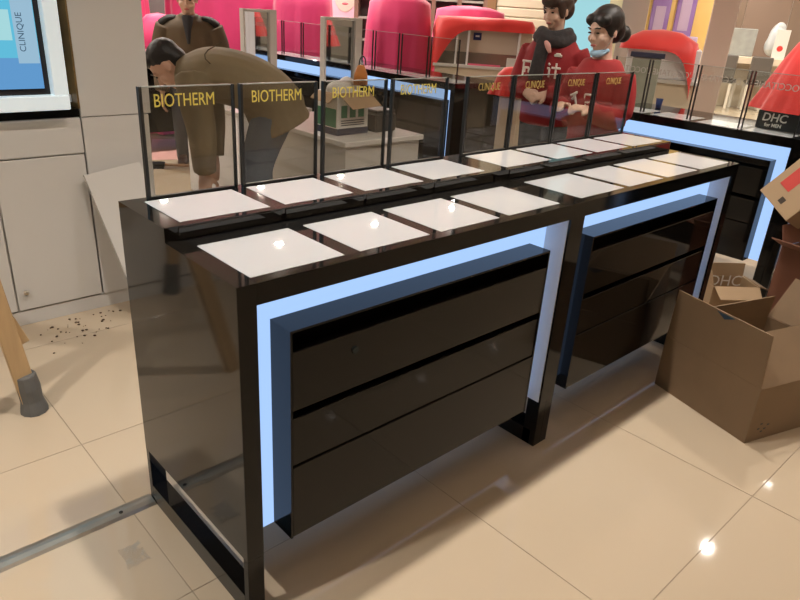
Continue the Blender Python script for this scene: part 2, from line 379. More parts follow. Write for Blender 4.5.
bm = B(); tube(bm, [(.003, .001, 0), (.002, .001, .012), (0, .001, .05), (-.002, 0, .10), (-.006, 0, .15), (-.007, 0, .155)], [.047, .046, .038, .039, .034, .030], 12, (1, 0, 0))
fwr = link('foot_wrap', bm, WRAP, ts); fw2 = fwr.copy(); COL.objects.link(fw2); fw2.parent = ts; fw2.location = (bx, by, 0)

# debris crumbs near the cabinet
bm = B(); rnd = random.Random(3)
for k in range(70):
    px, py = rnd.gauss(75, 24), rnd.gauss(322, 12)
    p = onz(px, max(311, py)); s = rnd.uniform(.002, .008)
    if p.y > 1.96 or p.x < -.02: continue
    ell(bm, (p.x, p.y, s * .4), (s, s * rnd.uniform(.5, 1), s * .5), Matrix.Rotation(rnd.uniform(0, 3), 3, 'Z'), 6)
tag(link('debris', bm, mat('brown debris', (.10, .06, .035), .9)), 'brown crumbs scattered on the tiles below the white cabinet', 'debris', kind='stuff')
# clear film scrap
bm = B(); g = [[None] * 7 for _ in range(7)]; p = onz(134, 556)
for i in range(7):
    for j in range(7): g[i][j] = bm.verts.new((p.x - .03 + i * .010 + rnd.uniform(-.003, .003), p.y - .045 + j * .014 + rnd.uniform(-.003, .003), .002 + rnd.random() * .008))
for i in range(6):
    for j in range(6):
        if rnd.random() > .08: bm.faces.new((g[i][j], g[i + 1][j], g[i + 1][j + 1], g[i][j + 1]))
film = glass_mat('clear film', (.93, .93, .93), 1.9, .2)
tag(link('plastic_scrap', bm, film, None, True), 'crumpled clear plastic scrap on the floor by the steel strip', 'plastic film')

# ------------------------------------------------------------------ cartons at right
def carton(name, label, loc, rz, w, l, h, m, flaps, group='open cardboard cartons', M=None, th=.005, inner=None):
    r = empty(name, loc, rz, label, 'carton', group)
    if M is not None: r.matrix_world = M
    boxo('bottom', m, r, 0, w, 0, l, .001, .006, 0)
    for a in ((0, th, 0, l), (w - th, w, 0, l), (th, w - th, 0, th), (th, w - th, l - th, l)): boxo('side', m, r, *a, .006, h, .0008)
    # flaps: which side, length, opening angle from upright (positive = outwards), end taper
    for sd, ln, ang, tp in flaps:
        bm = B()
        if sd in 'ns': W_, base, ax = w, (Vector((0, 0, h)) if sd == 's' else Vector((0, l, h))), Vector((1, 0, 0))
        else: W_, base, ax = l, (Vector((0, 0, h)) if sd == 'w' else Vector((w, 0, h))), Vector((0, 1, 0))
        out = {'s': Vector((0, -1, 0)), 'n': Vector((0, 1, 0)), 'w': Vector((-1, 0, 0)), 'e': Vector((1, 0, 0))}[sd]
        a_ = math.radians(ang); d = Vector((0, 0, 1)) * math.cos(a_) + out * math.sin(a_); nrm = ax.cross(d).normalized() * th
        b0, b1 = base + ax * .003, base + ax * (W_ - .003)
        q = [b0, b1, b1 + d * ln - ax * tp, b0 + d * ln + ax * tp]
        lo = [bm.verts.new(p + d * .001) for p in q]; hi = [bm.verts.new(p + d * .001 + (nrm if sd in 'nw' else -nrm)) for p in q]
        bm.faces.new(lo); bm.faces.new(hi[::-1])
        for k in range(4): bm.faces.new((lo[k], lo[(k + 1) % 4], hi[(k + 1) % 4], hi[k]))
        link('flap', bm, m, r)
    return r
ang_b = math.atan2(-.30, .95)      # the box's local x runs right and towards the camera
big = carton('cardboard_box', 'large open brown carton on the floor, front right', (1.82, -.49, 0), ang_b, .62, .46, .235, CARD,
             [('w', .21, 2, .012), ('s', .20, -42, .05), ('n', .10, -3, .0), ('e', .2, 30, .01)])
BLUET = mat('blue tape scrap', (.03, .06, .10), .5)
bm = B(); poly(bm, [(-.004, .215, .42), (-.004, .17, .44), (-.004, .255, .44)], -.004); link('tape_scrap', bm, BLUET, big)
SMUDGE = mat('black ink', (.05, .035, .025), .8)
for k, (x, z) in enumerate(((.05, .10), (.07, .085), (.085, .095), (.10, .11), (.06, .12))):
    boxo('stamp_mark', BLKMETAL, big, x, x + .012, -.0006, 0, z - .05, z - .044, 0)
dh = carton('cardboard_box', 'small opened carton with white print, between second counter and large carton', (2.76, .10, 0), math.radians(-38), .25, .16, .21, CARDL,
            [('n', .07, 6, .0), ('e', .06, 110, .01), ('s', .08, 125, .01), ('w', .07, 8, .03)])
text('print', 'DHC', .085, mat('bright white print', (.9, .88, .84), .7), dh, T(.155, .154, .155) @ FRONT, .0004)
rb = carton('cardboard_box', 'dark red printed carton behind the large open carton', (2.91, -.33, 0), math.radians(-12), .36, .24, .45, CARDR,
            [('s', .10, 80, .01), ('w', .15, 66, .01), ('n', .1, 20, .01)])
REDP = mat('red ink', (.55, .05, .04), .6)
for k in range(3): boxo('print_block', REDP, rb, .10 + k * .09, .15 + k * .09, -.001, 0, .14, .34, 0)
rt, up_ = RM @ Vector((1, 0, 0)), RM @ Vector((0, 1, 0))         # the tilted carton's edges follow its outline; it rests on the red carton
dv = ray(800, 200).normalized(); e1 = (rt * .8 + up_ * .6 - dv * .55).normalized(); e3 = up_ * .94 - rt * .33 + dv * .55; e3 = (e3 - e1 * e1.dot(e3)).normalized(); e2 = e3.cross(e1)
Mt = Matrix.Translation(at(786, 221, 3.72)) @ Matrix((e1, e2, e3)).transposed().to_4x4()
tb = carton('cardboard_box', 'tan carton tilted on top of the dark red carton, red print', (0, 0, 0), 0, .34, .14, .23, CARDL, [('n', .06, 10, .01)], M=Mt)
boxo('print_block', REDP, tb, .09, .22, -.001, 0, .12, .19, 0)
boxo('print_block', SMUDGE, tb, .03, .06, -.001, 0, .09, .12, 0)

# ------------------------------------------------------------------ white table with cartons, mirrors
tab = empty('vanity_table', (1.76, 1.88, 0), 0, 'white box table behind the counter holding the mirror and carton', 'table')
boxo('table_top', WHITE, tab, 0, .62, 0, 1.0, .67, .70, .004)
boxo('body', mat('grey white panel', (.55, .53, .50), .35), tab, .02, .60, .02, .98, .05, .67, .002)
boxo('plinth', BLKMETAL, tab, .04, .58, .04, .96, 0, .05, 0)
MIRROR = mat('mirror silver', (.62, .64, .66), .03, metal=1)
def mirror(label, loc, wd, z0, z1):
    e = empty('mirror_stand', loc, 0, label, 'mirror', 'white framed standing mirrors')
    bm = B()
    box(bm, 0, .014, 0, .05, z0, z1, .002); box(bm, wd - .055, wd, 0, .05, z0, z1, .002)
    box(bm, .014, wd - .055, 0, .05, z1 - .018, z1, .002); box(bm, .014, wd - .055, 0, .05, z0, z0 + .03, .002); box(bm, .014, wd - .055, .03, .05, z0 + .03, z1 - .018, 0)
    link('frame', bm, WHITE, e)
    boxo('mirror_glass', MIRROR, e, .014, wd - .055, .02, .03, z0 + .03, z1 - .018, 0)
mirror('white framed mirror standing on the white table beside the carton', (2.07, 2.50, .70), .30, 0, .63)
tab2 = empty('vanity_table', (1.72, 3.0, 0), 0, 'white box table under the mirror behind the bending man', 'table')
boxo('table_top', WHITE, tab2, 0, .62, 0, .8, .67, .70, .004); boxo('body', LINER, tab2, .02, .60, .02, .78, .0, .67, .002)
mirror('white framed mirror behind the bending man in olive jacket', (1.89, 3.16, .70), .26, 0, .64)
# white and green carton, kraft paper, dark case, orange sack on the table
GREENP = mat('green print', (.04, .20, .10), .5); WPACK = mat('white carton', (.72, .72, .70), .5); NAVYP = mat('navy print', (.03, .035, .07), .5)
bxo = empty('product_carton', (1.84, 2.06, .70), math.radians(2), 'white and green printed carton with open kraft flaps on the white table', 'carton')
boxo('carton_body', WPACK, bxo, 0, .24, 0, .19, 0, .24, .002)
boxo('navy_band', NAVYP, bxo, -.001, .241, -.001, .191, .001, .04, 0)
boxo('green_side', GREENP, bxo, -.001, 0, .01, .18, .045, .15, 0)
for k in range(3): boxo('green_mark', GREENP, bxo, .03 + k * .065, .075 + k * .065, -.001, 0, .10, .17, 0)
for k in range(3): boxo('text_line', NAVYP, bxo, .03, .21, -.001, 0, .055 + k * .013, .060 + k * .013, 0)
bm = B(); poly(bm, [(.0, -.002, .24), (.24, -.002, .24), (.27, -.08, .17), (.04, -.09, .16)], .003); link('flap', bm, CARDL, bxo)
bm = B(); poly(bm, [(-.002, 0, .24), (-.002, .19, .24), (-.06, .18, .20), (-.07, .0, .19)], .003); link('flap', bm, CARDL, bxo)
blob('foam_wrap', [('e', (.09, .09, .25), (.09, .07, .05)), ('e', (.15, .1, .26), (.06, .05, .06))], .008, WPACK, bxo)
sk = empty('orange_bag', (2.03, 2.09, .99), 0, 'small orange paper bag with handle on top of the carton', 'bag')
bm = B(); tube(bm, [(0, 0, -.01), (0, 0, .05), (0, 0, .09), (0, 0, .10)], [(.05, .03), (.045, .028), (.025, .02), (.02, .015)], 12, (1, 0, 0)); link('pouch', bm, mat('orange paper', (.55, .20, .04), .6, noise=.3), sk, True)
bm = B(); tube(bm, [(.01 + .025 * math.cos(a), 0, .10 + .05 * math.sin(a)) for a in [k * math.pi / 8 for k in range(9)]], [.0035] * 9, 6, (0, 1, 0)); link('handle', bm, BLKMETAL, sk, True)
dc = empty('dark_case', (2.13, 2.05, .70), 0, 'dark case on the white table to the right of the carton', 'case')
boxo('case_body', mat('charcoal case', (.03, .027, .025), .5), dc, 0, .17, 0, .2, 0, .11, .01); boxo('lid', mat('charcoal lid', (.05, .045, .04), .4), dc, .005, .165, .005, .195, .111, .13, .006)

# ------------------------------------------------------------------ draped covers
def drape(name, label, m, c, rot, rings, hem=None, folds=9, amp=.03, seed=1, cat='cover cloth', group=None, n=96, power=3.0, dome=.04):
    """rings: (z, half x, half y) from the top down; hem(theta) gives the z of the lowest ring."""
    bm = B(); rg = random.Random(seed); ph = [rg.uniform(0, 6.28) for _ in range(4)]; R = []
    zt, zb = rings[0][0], rings[-1][0]
    for i, (z, a, b) in enumerate(rings):
        row = []
        for k in range(n):
            t = k * math.tau / n; ct, st = math.cos(t), math.sin(t)
            rr = (abs(ct) ** power + abs(st) ** power) ** (-1 / power)
            f = (zt - z) / max(.001, zt - zb)
            w_ = amp * f * (math.sin(folds * t + ph[0]) + .6 * math.sin((folds * 1.7 // 1) * t + ph[1] + 2 * f) + .3 * math.sin(23 * t + ph[2]))
            zz = z
            if hem: zz = zt + (z - zt) * (zt - hem(t)) / (zt - zb)
            row.append(bm.verts.new(((a + w_) * rr * ct, (b + w_) * rr * st, zz + .012 * math.sin(3 * t + ph[3]) * (1 - f))))
        R.append(row)
    top = bm.verts.new((0, 0, zt + dome)); mid = [bm.verts.new((v.co.x * .55, v.co.y * .55, zt + dome * .8)) for v in R[0]]
    for k in range(n):
        k2 = (k + 1) % n
        bm.faces.new((top, mid[k], mid[k2])); bm.faces.new((mid[k], R[0][k], R[0][k2], mid[k2]))
        for i in range(len(R) - 1): bm.faces.new((R[i][k], R[i + 1][k], R[i + 1][k2], R[i][k2]))
    o = link(name, bm, m, None, True); o.location = (c[0], c[1], 0); o.rotation_euler[2] = rot
    return tag(o, label, cat, group)
VIEW = math.atan2(.695, .72)
def rot_at(px): d = ray(px, 100); return math.atan2(d.y, d.x) - math.pi / 2
def rings(zt, zb, a, b, flare=.06, n=7):
    out = [(zt, a * .93, b * .93)]
    for i in range(1, n + 1):
        f = i / n; out.append((zt - .03 - (zt - .03 - zb) * f, a * (.98 + flare * f), b * (.98 + flare * f)))
    return out
CG = 'cloth covers over the displays'
p = at(397, 60, 7.6); drape('cover_cloth', 'magenta cloth cover directly right of the mirror on the white table', PINK, p, rot_at(397), rings(1.44, .02, .34, .30, .12), folds=7, seed=2, group=CG, dome=.12)
p = at(303, 60, 8.4); drape('cover_cloth', 'deep pink cloth cover between the two white framed mirrors', PINK2, p, rot_at(303), rings(1.58, .02, .33, .32, .12), folds=8, seed=3, group=CG)
p = at(226, 60, 9.0); drape('cover_cloth', 'tall deep pink cover behind the standing man, left of the mirrors', PINK2, p, rot_at(226), rings(1.95, .02, .66, .35, .04), folds=11, seed=4, group=CG)
p = at(141, 40, 8.7); drape('cover_cloth', 'magenta cover at far left beside the white column', PINK, p, rot_at(143), rings(1.75, .02, .10, .2, .25), folds=6, seed=5, group=CG)
p = at(160, 40, 7.8); drape('cover_cloth', 'low magenta cover behind the standing man at left', PINK, p, rot_at(158), rings(1.10, .02, .22, .2, .1), folds=6, seed=6, group=CG, dome=.1)
# beige counter with red canopy cloth
def beige_counter(label, c, rot, wd, dp, z_ledge, z_top, sign=None):
    e = empty('cream_counter', (c[0], c[1], 0), rot, label, 'display counter', 'cream counters')
    boxo('body', BEIGE, e, -wd / 2, wd / 2, 0, dp, .06, z_ledge - .03, .004); boxo('plinth', BLKMETAL, e, -wd / 2 + .03, wd / 2 - .03, .03, dp - .03, 0, .06, 0)
    boxo('ledge', WHITE, e, -wd / 2 - .02, wd / 2 + .02, -.02, dp, z_ledge - .03, z_ledge, .003)
    if z_top:
        boxo('mirror_plinth', mat('brushed bronze', (.40, .35, .30), .25, metal=.7), e, -wd / 2 + .02, wd / 2 - .02, .045, .06, z_ledge, z_ledge + .12, 0)
        boxo('display_back', mat('taupe panel', (.62, .53, .44), .3), e, -wd / 2 + .02, wd / 2 - .02, .06, dp, z_ledge, z_top, .003)
        for x in (-.30, -.18, .34): boxo('partition', LINER, e, wd * x, wd * x + .02, .0, .06, z_ledge, z_top, .002)
    return e
cc = at(482, 70, 7.3)
bc = beige_counter('cream counter with taupe back under the red cloth, small navy sign', cc, rot_at(480), .98, .5, .90, 1.30)
boxo('navy_sign', mat('navy sign', (.015, .02, .12), .4), bc, -.12, -.04, .05, .06, 1.14, 1.21, .002)
boxo('sign_print', PALE, bc, -.10, -.06, .0485, .05, 1.17, 1.185, 0)
boxo('pink_tray', mat('pink tray', (.8, .12, .25), .5), bc, -.15, .18, -.015, .03, .90, .915, .002)
boxo('white_pack', WPACK, bc, .24, .34, -.01, .04, .90, .99, .003)
cl = at(484, 30, 7.58)
drape('cover_cloth', 'bright red cloth over the cream counter, its left corner hanging down', RED, cl, rot_at(482), rings(1.335, 1.23, .52, .30, .02, 5), hem=lambda t: 1.235 - .50 * math.exp(-((t - 3.80) / .30) ** 2), folds=8, amp=.008, seed=8, group=CG, power=9, dome=.02)
p = at(470, 18, 8.45); drape('cover_cloth', 'low magenta cloth peeking above the red cloth', PINK, p, rot_at(477), rings(1.40, .02, .42, .2, .03, 5), folds=7, seed=9, group=CG, dome=.06)
p = at(508, 110, 5.32); pd = boxo('pedestal', BEIGE, None, -.075, .075, 0, .15, 0, .86, .004); pd.location = (p.x, p.y, 0); pd.rotation_euler[2] = rot_at(508); tag(pd, 'narrow cream pedestal under red cloth beside the end of the back counter', 'pedestal')
p = at(509, 92, 5.40); drape('cover_cloth', 'red cloth on the cream pedestal left of the scarfed woman', RED, (p.x, p.y), rot_at(509), rings(.99, .845, .11, .10, .35, 5), folds=5, amp=.012, seed=10, group=CG, dome=.06)

# right: white display under red cloth, cream cabinet
p = at(660, 60, 6.1); e = beige_counter('cream cabinet with white box on top under the red cloth, right of the women', (p.x, p.y), rot_at(660), .62, .5, 1.0, None)
boxo('white_box', LINER, e, -.26, .30, 0, .45, 1.0, 1.235, .006)
p2 = at(661, 40, 6.3); drape('cover_cloth', 'red cloth over the white box, pointed corner hanging at its right', RED, p2, rot_at(661), rings(1.27, 1.20, .31, .27, .02, 5), hem=lambda t: 1.215 - .42 * math.exp(-((t - 5.75) / .36) ** 2), folds=6, amp=.006, seed=11, group=CG, power=8, dome=.10)
jar = empty('blue_cup', onz(658, 108, HL + .001), 0, 'small blue cup on the right counter behind its glass', 'cup')
bm = B(); lathe(bm, [(.018, 0), (.02, .03), (.022, .055), (.024, .06), (.02, .06), (.017, .01)], 16); link('cup_body', bm, mat('blue plastic', (.05, .09, .28), .4), jar, True)

# plant-like frosted display behind the second woman
# red cloth with black sign box on the right counter
sg = empty('sign_box', (3.60, .27, HL + .003), -math.pi / 2, 'black sign box with white lettering under red cloth on the right counter', 'sign')
boxo('sign_body', mat('black sign', (.02, .02, .02), .35), sg, -.14, .20, 0, .14, 0, .10, .003)
text('lettering', 'DHC', .062, PALE, sg, T(-.045, -.001, .045) @ FRONT, .0004, offset=.001, shear=.1)
text('lettering', 'for MEN', .026, PALE, sg, T(-.045, -.001, .015) @ FRONT, .0004, offset=.0008)
drape('cover_cloth', 'red cloth over a display on the right counter, above the black sign', RED, (3.68, .22), -.2, [(1.36, .05, .11), (1.27, .085, .16), (1.14, .11, .22), (1.03, .13, .27), (1.006, .135, .28)], folds=6, amp=.012, seed=12, group=CG, dome=.02, power=2.6)

# ------------------------------------------------------------------ far background
# yellow poster with purple bottles
p = at(671, 60, 11.3); po = empty('poster_panel', (p.x, p.y, 0), rot_at(680) , 'yellow poster panel with two purple bottles at the far right', 'poster')
boxo('board', mat('yellow poster', (.85, .55, .12), .4, noise=.6, nscale=1.2, col2=(.90, .72, .35)), po, -.60, .62, 0, .06, .35, 2.9, .004)
boxo('edge_band', RED, po, .62, .66, 0, .06, .35, 2.9, 0)
PUR = mat('purple bottle print', (.20, .06, .42), .35, noise=.5, nscale=3, col2=(.55, .42, .75)); LAV = mat('lavender print', (.62, .50, .72), .4)
for x, z in ((-.28, .98), (.06, 1.12)):
    bt = boxo('bottle', PUR, po, x - .13, x + .13, -.02, 0, z, z + .75, .015); boxo('bottle_label', LAV, bt, x - .07, x + .07, -.024, -.02, z + .2, z + .65, .004); boxo('bottle_foot', PUR, bt, x - .15, x + .15, -.022, 0, z - .06, z + .03, .01)
bm = B(); tube(bm, [(.0, -.05, .88), (.0, 0, .88)], [.17, .17], 24, (1, 0, 0)); cp = link('round_tub', bm, LAV, po)
bm = B(); tube(bm, [(.0, -.055, .90), (.0, -.05, .90)], [.1, .1], 20, (1, 0, 0)); link('tub_lid', bm, mat('lemon print', (.9, .75, .2), .4), po)
boxo('carton_print', LAV, po, .15, .30, -.03, 0, .75, 1.25, .01)
# pillar
p = at(709, 80, 9.8); pl = boxo('pillar', mat('mauve pillar', (.52, .43, .40), .4), None, -.15, .15, 0, .4, 0, CEIL, .01); pl.location = (p.x, p.y, 0); pl.rotation_euler[2] = rot_at(716); tag(pl, 'mauve square pillar right of the yellow poster', 'pillar')
# booth
bw = at(770, 40, 16.5); bo = empty('booth_wall', (bw.x, bw.y, 0), rot_at(770), 'brown panelled booth wall at the far right', 'wall panel')
for k in range(4): boxo('panel', mat('brown panel %d' % k, (.20 + .03 * (k % 2), .14 + .02 * (k % 2), .10 + .02 * (k % 2)), .5), bo, -1.4 + k * .82, -1.4 + k * .82 + .815, 0, .06, 0, 2.2, .004)
boxo('white_fascia', LINER, bo, -1.4, 1.9, -.05, .06, 2.2, 2.9, .004)
bt_ = at(752, 70, 14.6); tb3 = empty('booth_table', (bt_.x, bt_.y, 0), rot_at(752), 'cream counter table in the far booth behind the chairs', 'table')
boxo('table_top', BEIGE, tb3, -.85, 1.2, 0, .7, .80, .92, .005); boxo('body', mat('cream front', (.62, .55, .45), .5), tb3, -.8, 1.15, .3, .6, 0, .80, 0)
def put(px, py, D): 
    q = at(px, py, D); return (q.x, q.y, 0)
GOODS = mat('pale plastic wrap', (.62, .66, .68), .3, noise=.4, nscale=6)
q = at(770, 60, 15.15); blob('wrapped_goods', [('e', (0, 0, 1.12), (.24, .16, .19)), ('e', (.12, .03, 1.28), (.16, .14, .24)), ('t', [(-.2, 0, 1.02), (0, 0, 1.3), (.15, 0, 1.5)], [.07, .13, .08])], .03, GOODS, None).location = (q.x, q.y, .01)
o = bpy.data.objects['wrapped_goods']; tag(o, 'pale plastic wrapped goods on the far booth table', 'wrapped goods')
q = at(736, 60, 14.9); o = boxo('display_case', mat('glassy case', (.45, .48, .47), .2, noise=.5, nscale=6), None, -.25, .25, 0, .3, .921, 1.40, .01); o.location = (q.x, q.y, 0); o.rotation_euler[2] = rot_at(740); tag(o, 'grey glass display case on the left of the far booth table', 'display case')
q = at(778, 55, 14.75); o = boxo('picture_card', WPACK, None, -.11, .11, 0, .04, .921, 1.42, .004); o.location = (q.x, q.y, 0); o.rotation_euler[2] = rot_at(776); tag(o, 'white card with red flower print standing on the far booth table', 'card')
bm = B(); ell(bm, (0, -.002, 1.1), (.05, .006, .05)); f_ = link('flower_print', bm, RED, o)
CHG = mat('dark grey plastic', (.10, .09, .08), .5); CHW = mat('white chair legs', (.66, .62, .56), .4)
def bar_chair(label, px, py, rz):
    q = onz(px, py, 0); e = empty('bar_chair', (q.x, q.y, 0), rz, label, 'chair', 'far booth chairs')
    boxo('seat', CHG, e, -.18, .18, -.2, .2, .46, .52, .02); boxo('backrest', CHG, e, -.18, .18, -.2, -.15, .52, .95, .02)
    for x in (-.15, .15):
        for y in (-.17, .17): boxo('leg', CHW, e, x - .025, x + .025, y - .025, y + .025, 0, .46, .004)
bar_chair('dark grey chair with white legs in front of the far booth, left one', 718, 107, rot_at(722) - .2)
bar_chair('dark grey chair with white legs in front of the far booth, right one', 748, 110, rot_at(748) + .15)
# frosted screen behind the second woman
q = at(641, 90, 5.5); fs = empty('frosted_stand', (q.x, q.y, 0), rot_at(641), 'pale marbled glass stand right of the second woman', 'display stand')
boxo('marbled_panel', mat('marbled glass', (.52, .54, .46), .2, noise=.6, nscale=7, col2=(.25, .26, .2)), fs, -.10, .10, 0, .05, .2, 1.18, .004); boxo('foot', BLKMETAL, fs, -.12, .12, -.05, .15, 0, .2, .004)
boxo('cap', NAVYP, fs, -.12, .12, -.01, .06, 1.18, 1.215, .002)
# cyan lit panel, shutter, posts, shelves far behind
def panel(name, label, cat, px0, px1, py0, D, z0, z1, m, dep=.1):
    q = at((px0 + px1) / 2, py0, D); wd = (px1 - px0) / F_PX * D * 1.02
    o = boxo(name, m, None, -wd / 2, wd / 2, 0, dep, z0, z1, .004); o.location = (q.x, q.y, 0); o.rotation_euler[2] = rot_at((px0 + px1) / 2); tag(o, label, cat); return o
panel('lit_panel', 'bright cyan backlit panel behind the two women', 'light panel', 560, 603, 20, 10.5, .9, 2.9, emit_mat('cyan backlight', (.45, .85, .92), .9))
panel('wall_panel', 'cream wall panel between cyan panel and yellow poster', 'wall panel', 603, 632, 20, 11.2, 0, 2.95, mat('cream wall', (.70, .58, .36), .5))
panel('wall_column', 'grey mauve column left of the yellow poster', 'column', 622, 644, 20, 10.8, 0, 2.95, mat('grey mauve', (.42, .35, .31), .5))
sh = empty('roller_shutter', put(523, 20, 10.0), rot_at(523), 'cream roller shutter with brown posts left of the scarfed woman', 'shutter')
for k in range(16): boxo('slat', mat('cream slat', (.72, .68, .52), .45), sh, -.38, .52, 0, .04, 1.0 + k * .12, 1.0 + k * .12 + .112, .012)
boxo('post', mat('brown post', (.25, .15, .07), .5), sh, -.50, -.38, -.03, .08, 0, 2.95, .005); boxo('post', MATS['brown post'], sh, .42, .56, -.03, .08, 0, 2.95, .005); boxo('lower_panel', WHITE, sh, -.38, .42, 0, .04, 0, 1.0, .003)
# shelf unit far behind with standing goods
su = empty('shelf_unit', put(430, 15, 10.5), rot_at(430), 'dark shelf unit with bottles far behind the magenta cover', 'shelf unit')
boxo('back', mat('dark shelf', (.05, .04, .035), .4), su, -1.1, .8, .3, .34, 0, 2.9, 0)
for k in range(6): boxo('upright', mat('brown upright', (.22, .13, .10), .4), su, -1.1 + k * .37, -1.04 + k * .37, 0, .3, 0, 2.9, .004)
for z in (.9, 1.2, 1.5, 1.8, 2.1): boxo('shelf', mat('grey shelf', (.35, .33, .31), .4), su, -1.04, .8, .02, .3, z, z + .03, .002)
for k, (nm_, c_) in enumerate((('white', (.7, .68, .65)), ('red', (.4, .05, .05)), ('navy', (.04, .05, .25)), ('amber', (.55, .35, .08)))):
    bm = B(); lathe(bm, [(.035, 0), (.036, .10), (.03, .13), (.014, .15), (.014, .20)], 12); o = link('bottle', bm, mat('bottle ' + nm_, c_, .3), None, True)
    o.matrix_world = su.matrix_basis @ T((-.24, -.12, .16, .28)[k], .14, 1.532); tag(o, nm_ + ' bottle on the dark far shelf unit', 'bottle', 'bottles on the far shelves')
# pink portrait poster above the white mirror
pp = panel('portrait_poster', 'pale pink poster with the lower part of a face, above the mirrors', 'poster', 326, 364, 8, 11.5, .8, 2.8, mat('pale pink poster', (.85, .52, .66), .4), .05)
bm = B(); ell(bm, (0, -.006, 1.50), (.17, .01, .24)); link('face_print', bm, mat('face print', (.85, .62, .55), .5), pp); bm = B(); ell(bm, (0, -.016, 1.38), (.05, .006, .018)); link('lip_print', bm, mat('lip print', (.7, .15, .2), .5), pp)
panel('grey_cabinet', 'grey glazed cabinet far behind the standing man', 'cabinet', 146, 176, 20, 10.0, 0, 2.0, mat('grey glazed', (.22, .22, .21), .25, noise=.5, nscale=4))
panel('pink_beam', 'pale pink leaning board behind the standing man', 'board', 168, 177, 10, 9.7, 1.0, 2.2, mat('pale pink', (.85, .45, .48), .5)).rotation_euler[1] = -.35
panel('backdrop_wall', 'pink lit partition wall behind the magenta covers', 'partition', 205, 330, 0, 12.4, 0, 2.95, mat('rose wall', (.70, .22, .38), .5))  # partition in one plain rose colour
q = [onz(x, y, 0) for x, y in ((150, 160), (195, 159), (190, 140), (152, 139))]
bm = B(); poly(bm, [(v.x, v.y, .001) for v in q], .002); tag(link('floor_reflection', bm, mat('pale pink sheet', (.72, .40, .38), .5)), 'pale pink sheet on the floor in front of the far left counter', 'sheet')  # flat pink patch paints the covers' reflection onto the floor
br = empty('hand_brush', onz(165, 168), math.radians(-30), 'brush with wooden handle lying on the floor seen through the first screen', 'brush')
bm = B(); tube(bm, [(0, 0, .03), (.16, 0, .025), (.42, 0, .02)], [.012, .014, .016], 10); link('handle', bm, mat('brown handle', (.30, .17, .08), .5), br, True)
bm = B(); box(bm, -.16, 0, -.04, .04, .02, .05, .006); h = link('brush_head', bm, BLKMETAL, br); bm = B(); box(bm, -.155, -.005, -.035, .035, 0, .02, .002); link('bristles', bm, BLKMETAL, br)

# ------------------------------------------------------------------ people
def yaw_of(fx, fy): return math.atan2(-fx, fy)
def hand_shapes(wr, d, n, curl=.5, s=1.0):
    """palm + five fingers; d = pointing direction, n = palm normal"""
    wr, d, n = Vector(wr), Vector(d).normalized(), Vector(n); n = (n - d * n.dot(d)).normalized(); sd = d.cross(n)
    out = [('t', [wr - d * .03, wr + d * .03 * s, wr + d * .085 * s], [(.028, .02), (.036, .016), (.038, .013)], sd)]
    for k, ln in enumerate((.062, .074, .070, .052)):
        b = wr + d * .078 * s + sd * (.027 - .018 * k) * s
        d1 = (d * math.cos(curl * .6) + n * math.sin(curl * .6)); d2 = (d * math.cos(curl * 1.6) + n * math.sin(curl * 1.6))
        m_ = b + d1 * ln * .5 * s; out.append(('t', [b, m_, m_ + d2 * ln * .5 * s], [.0095, .009, .0075]))
    b = wr + d * .02 * s + sd * .03 * s; m_ = b + (d * .6 + sd * .7 + n * .2).normalized() * .04 * s
    out.append(('t', [b, m_, m_ + (d * .9 + n * .4).normalized() * .03 * s], [.012, .011, .009])); return out
def head_shapes(hc, R, s=1.0):
    """hc: head centre, R: 3x3 orientation with face towards local +Y"""
    V = lambda x, y, z: Vector(hc) + R @ (Vector((x, y, z)) * s)
    out = [('e', V(0, -.012, .03), (.076 * s, .094 * s, .088 * s), R), ('e', V(0, .018, -.035), (.062 * s, .070 * s, .078 * s), R), ('e', V(0, .045, -.085), (.032 * s, .032 * s, .026 * s), R),
           ('t', [V(0, .082, .005), V(0, .096, -.018), V(0, .104, -.034)], [.008 * s, .010 * s, .013 * s]), ('e', V(0, .076, -.062), (.024 * s, .012 * s, .010 * s), R),
           ('e', V(0, .075, .025), (.05 * s, .012 * s, .012 * s), R)]
    for x in (-1, 1): out += [('e', V(x * .076, -.006, -.01), (.009 * s, .018 * s, .030 * s), R), ('e', V(x * .04, .058, -.03), (.024 * s, .022 * s, .024 * s), R)]
    return out, V
def face_parts(body, V, R, s, lips=(.45, .12, .10)):
    for x in (-1, 1):
        bm = B(); ell(bm, V(x * .032, .082, .006), (.013 * s, .006 * s, .0055 * s), R, 12); link('eye', bm, mat('dark eye', (.015, .01, .008), .2), body, True)
        bm = B(); tube(bm, [V(x * .014, .089, .030), V(x * .032, .088, .035), V(x * .05, .076, .030)], [.003 * s, .004 * s, .0025 * s], 6); link('eyebrow', bm, HAIR, body, True)
    bm = B(); ell(bm, V(0, .087, -.062), (.022 * s, .006 * s, .007 * s), R, 12); link('lips', bm, mat('lips %.2f' % lips[0], lips, .4), body, True)
RX = lambda a: Matrix.Rotation(a, 3, 'X'); RZ = lambda a: Matrix.Rotation(a, 3, 'Z')
def shoe_shapes(x, y, f=.0): return [('t', [(x, y - .07, .05), (x, y + .02, .05), (x, y + .12, .035), (x, y + .17, .03)], [(.035, .045), (.042, .045), (.046, .032), (.03, .022)], (1, 0, 0))]
X_ = (1, 0, 0)

def person_common(e, skin, head, neck_from, hands, feet, s=1.0, torso=None):
    hs, V = head_shapes(*head, s=s)
    sh = hs + [('t', [neck_from, Vector(neck_from).lerp(Vector(head[0]), .55), head[0]], [.058, .05, .05])] + hands + (torso or [])
    return blob('body', sh, .0065, skin, e, 3), V

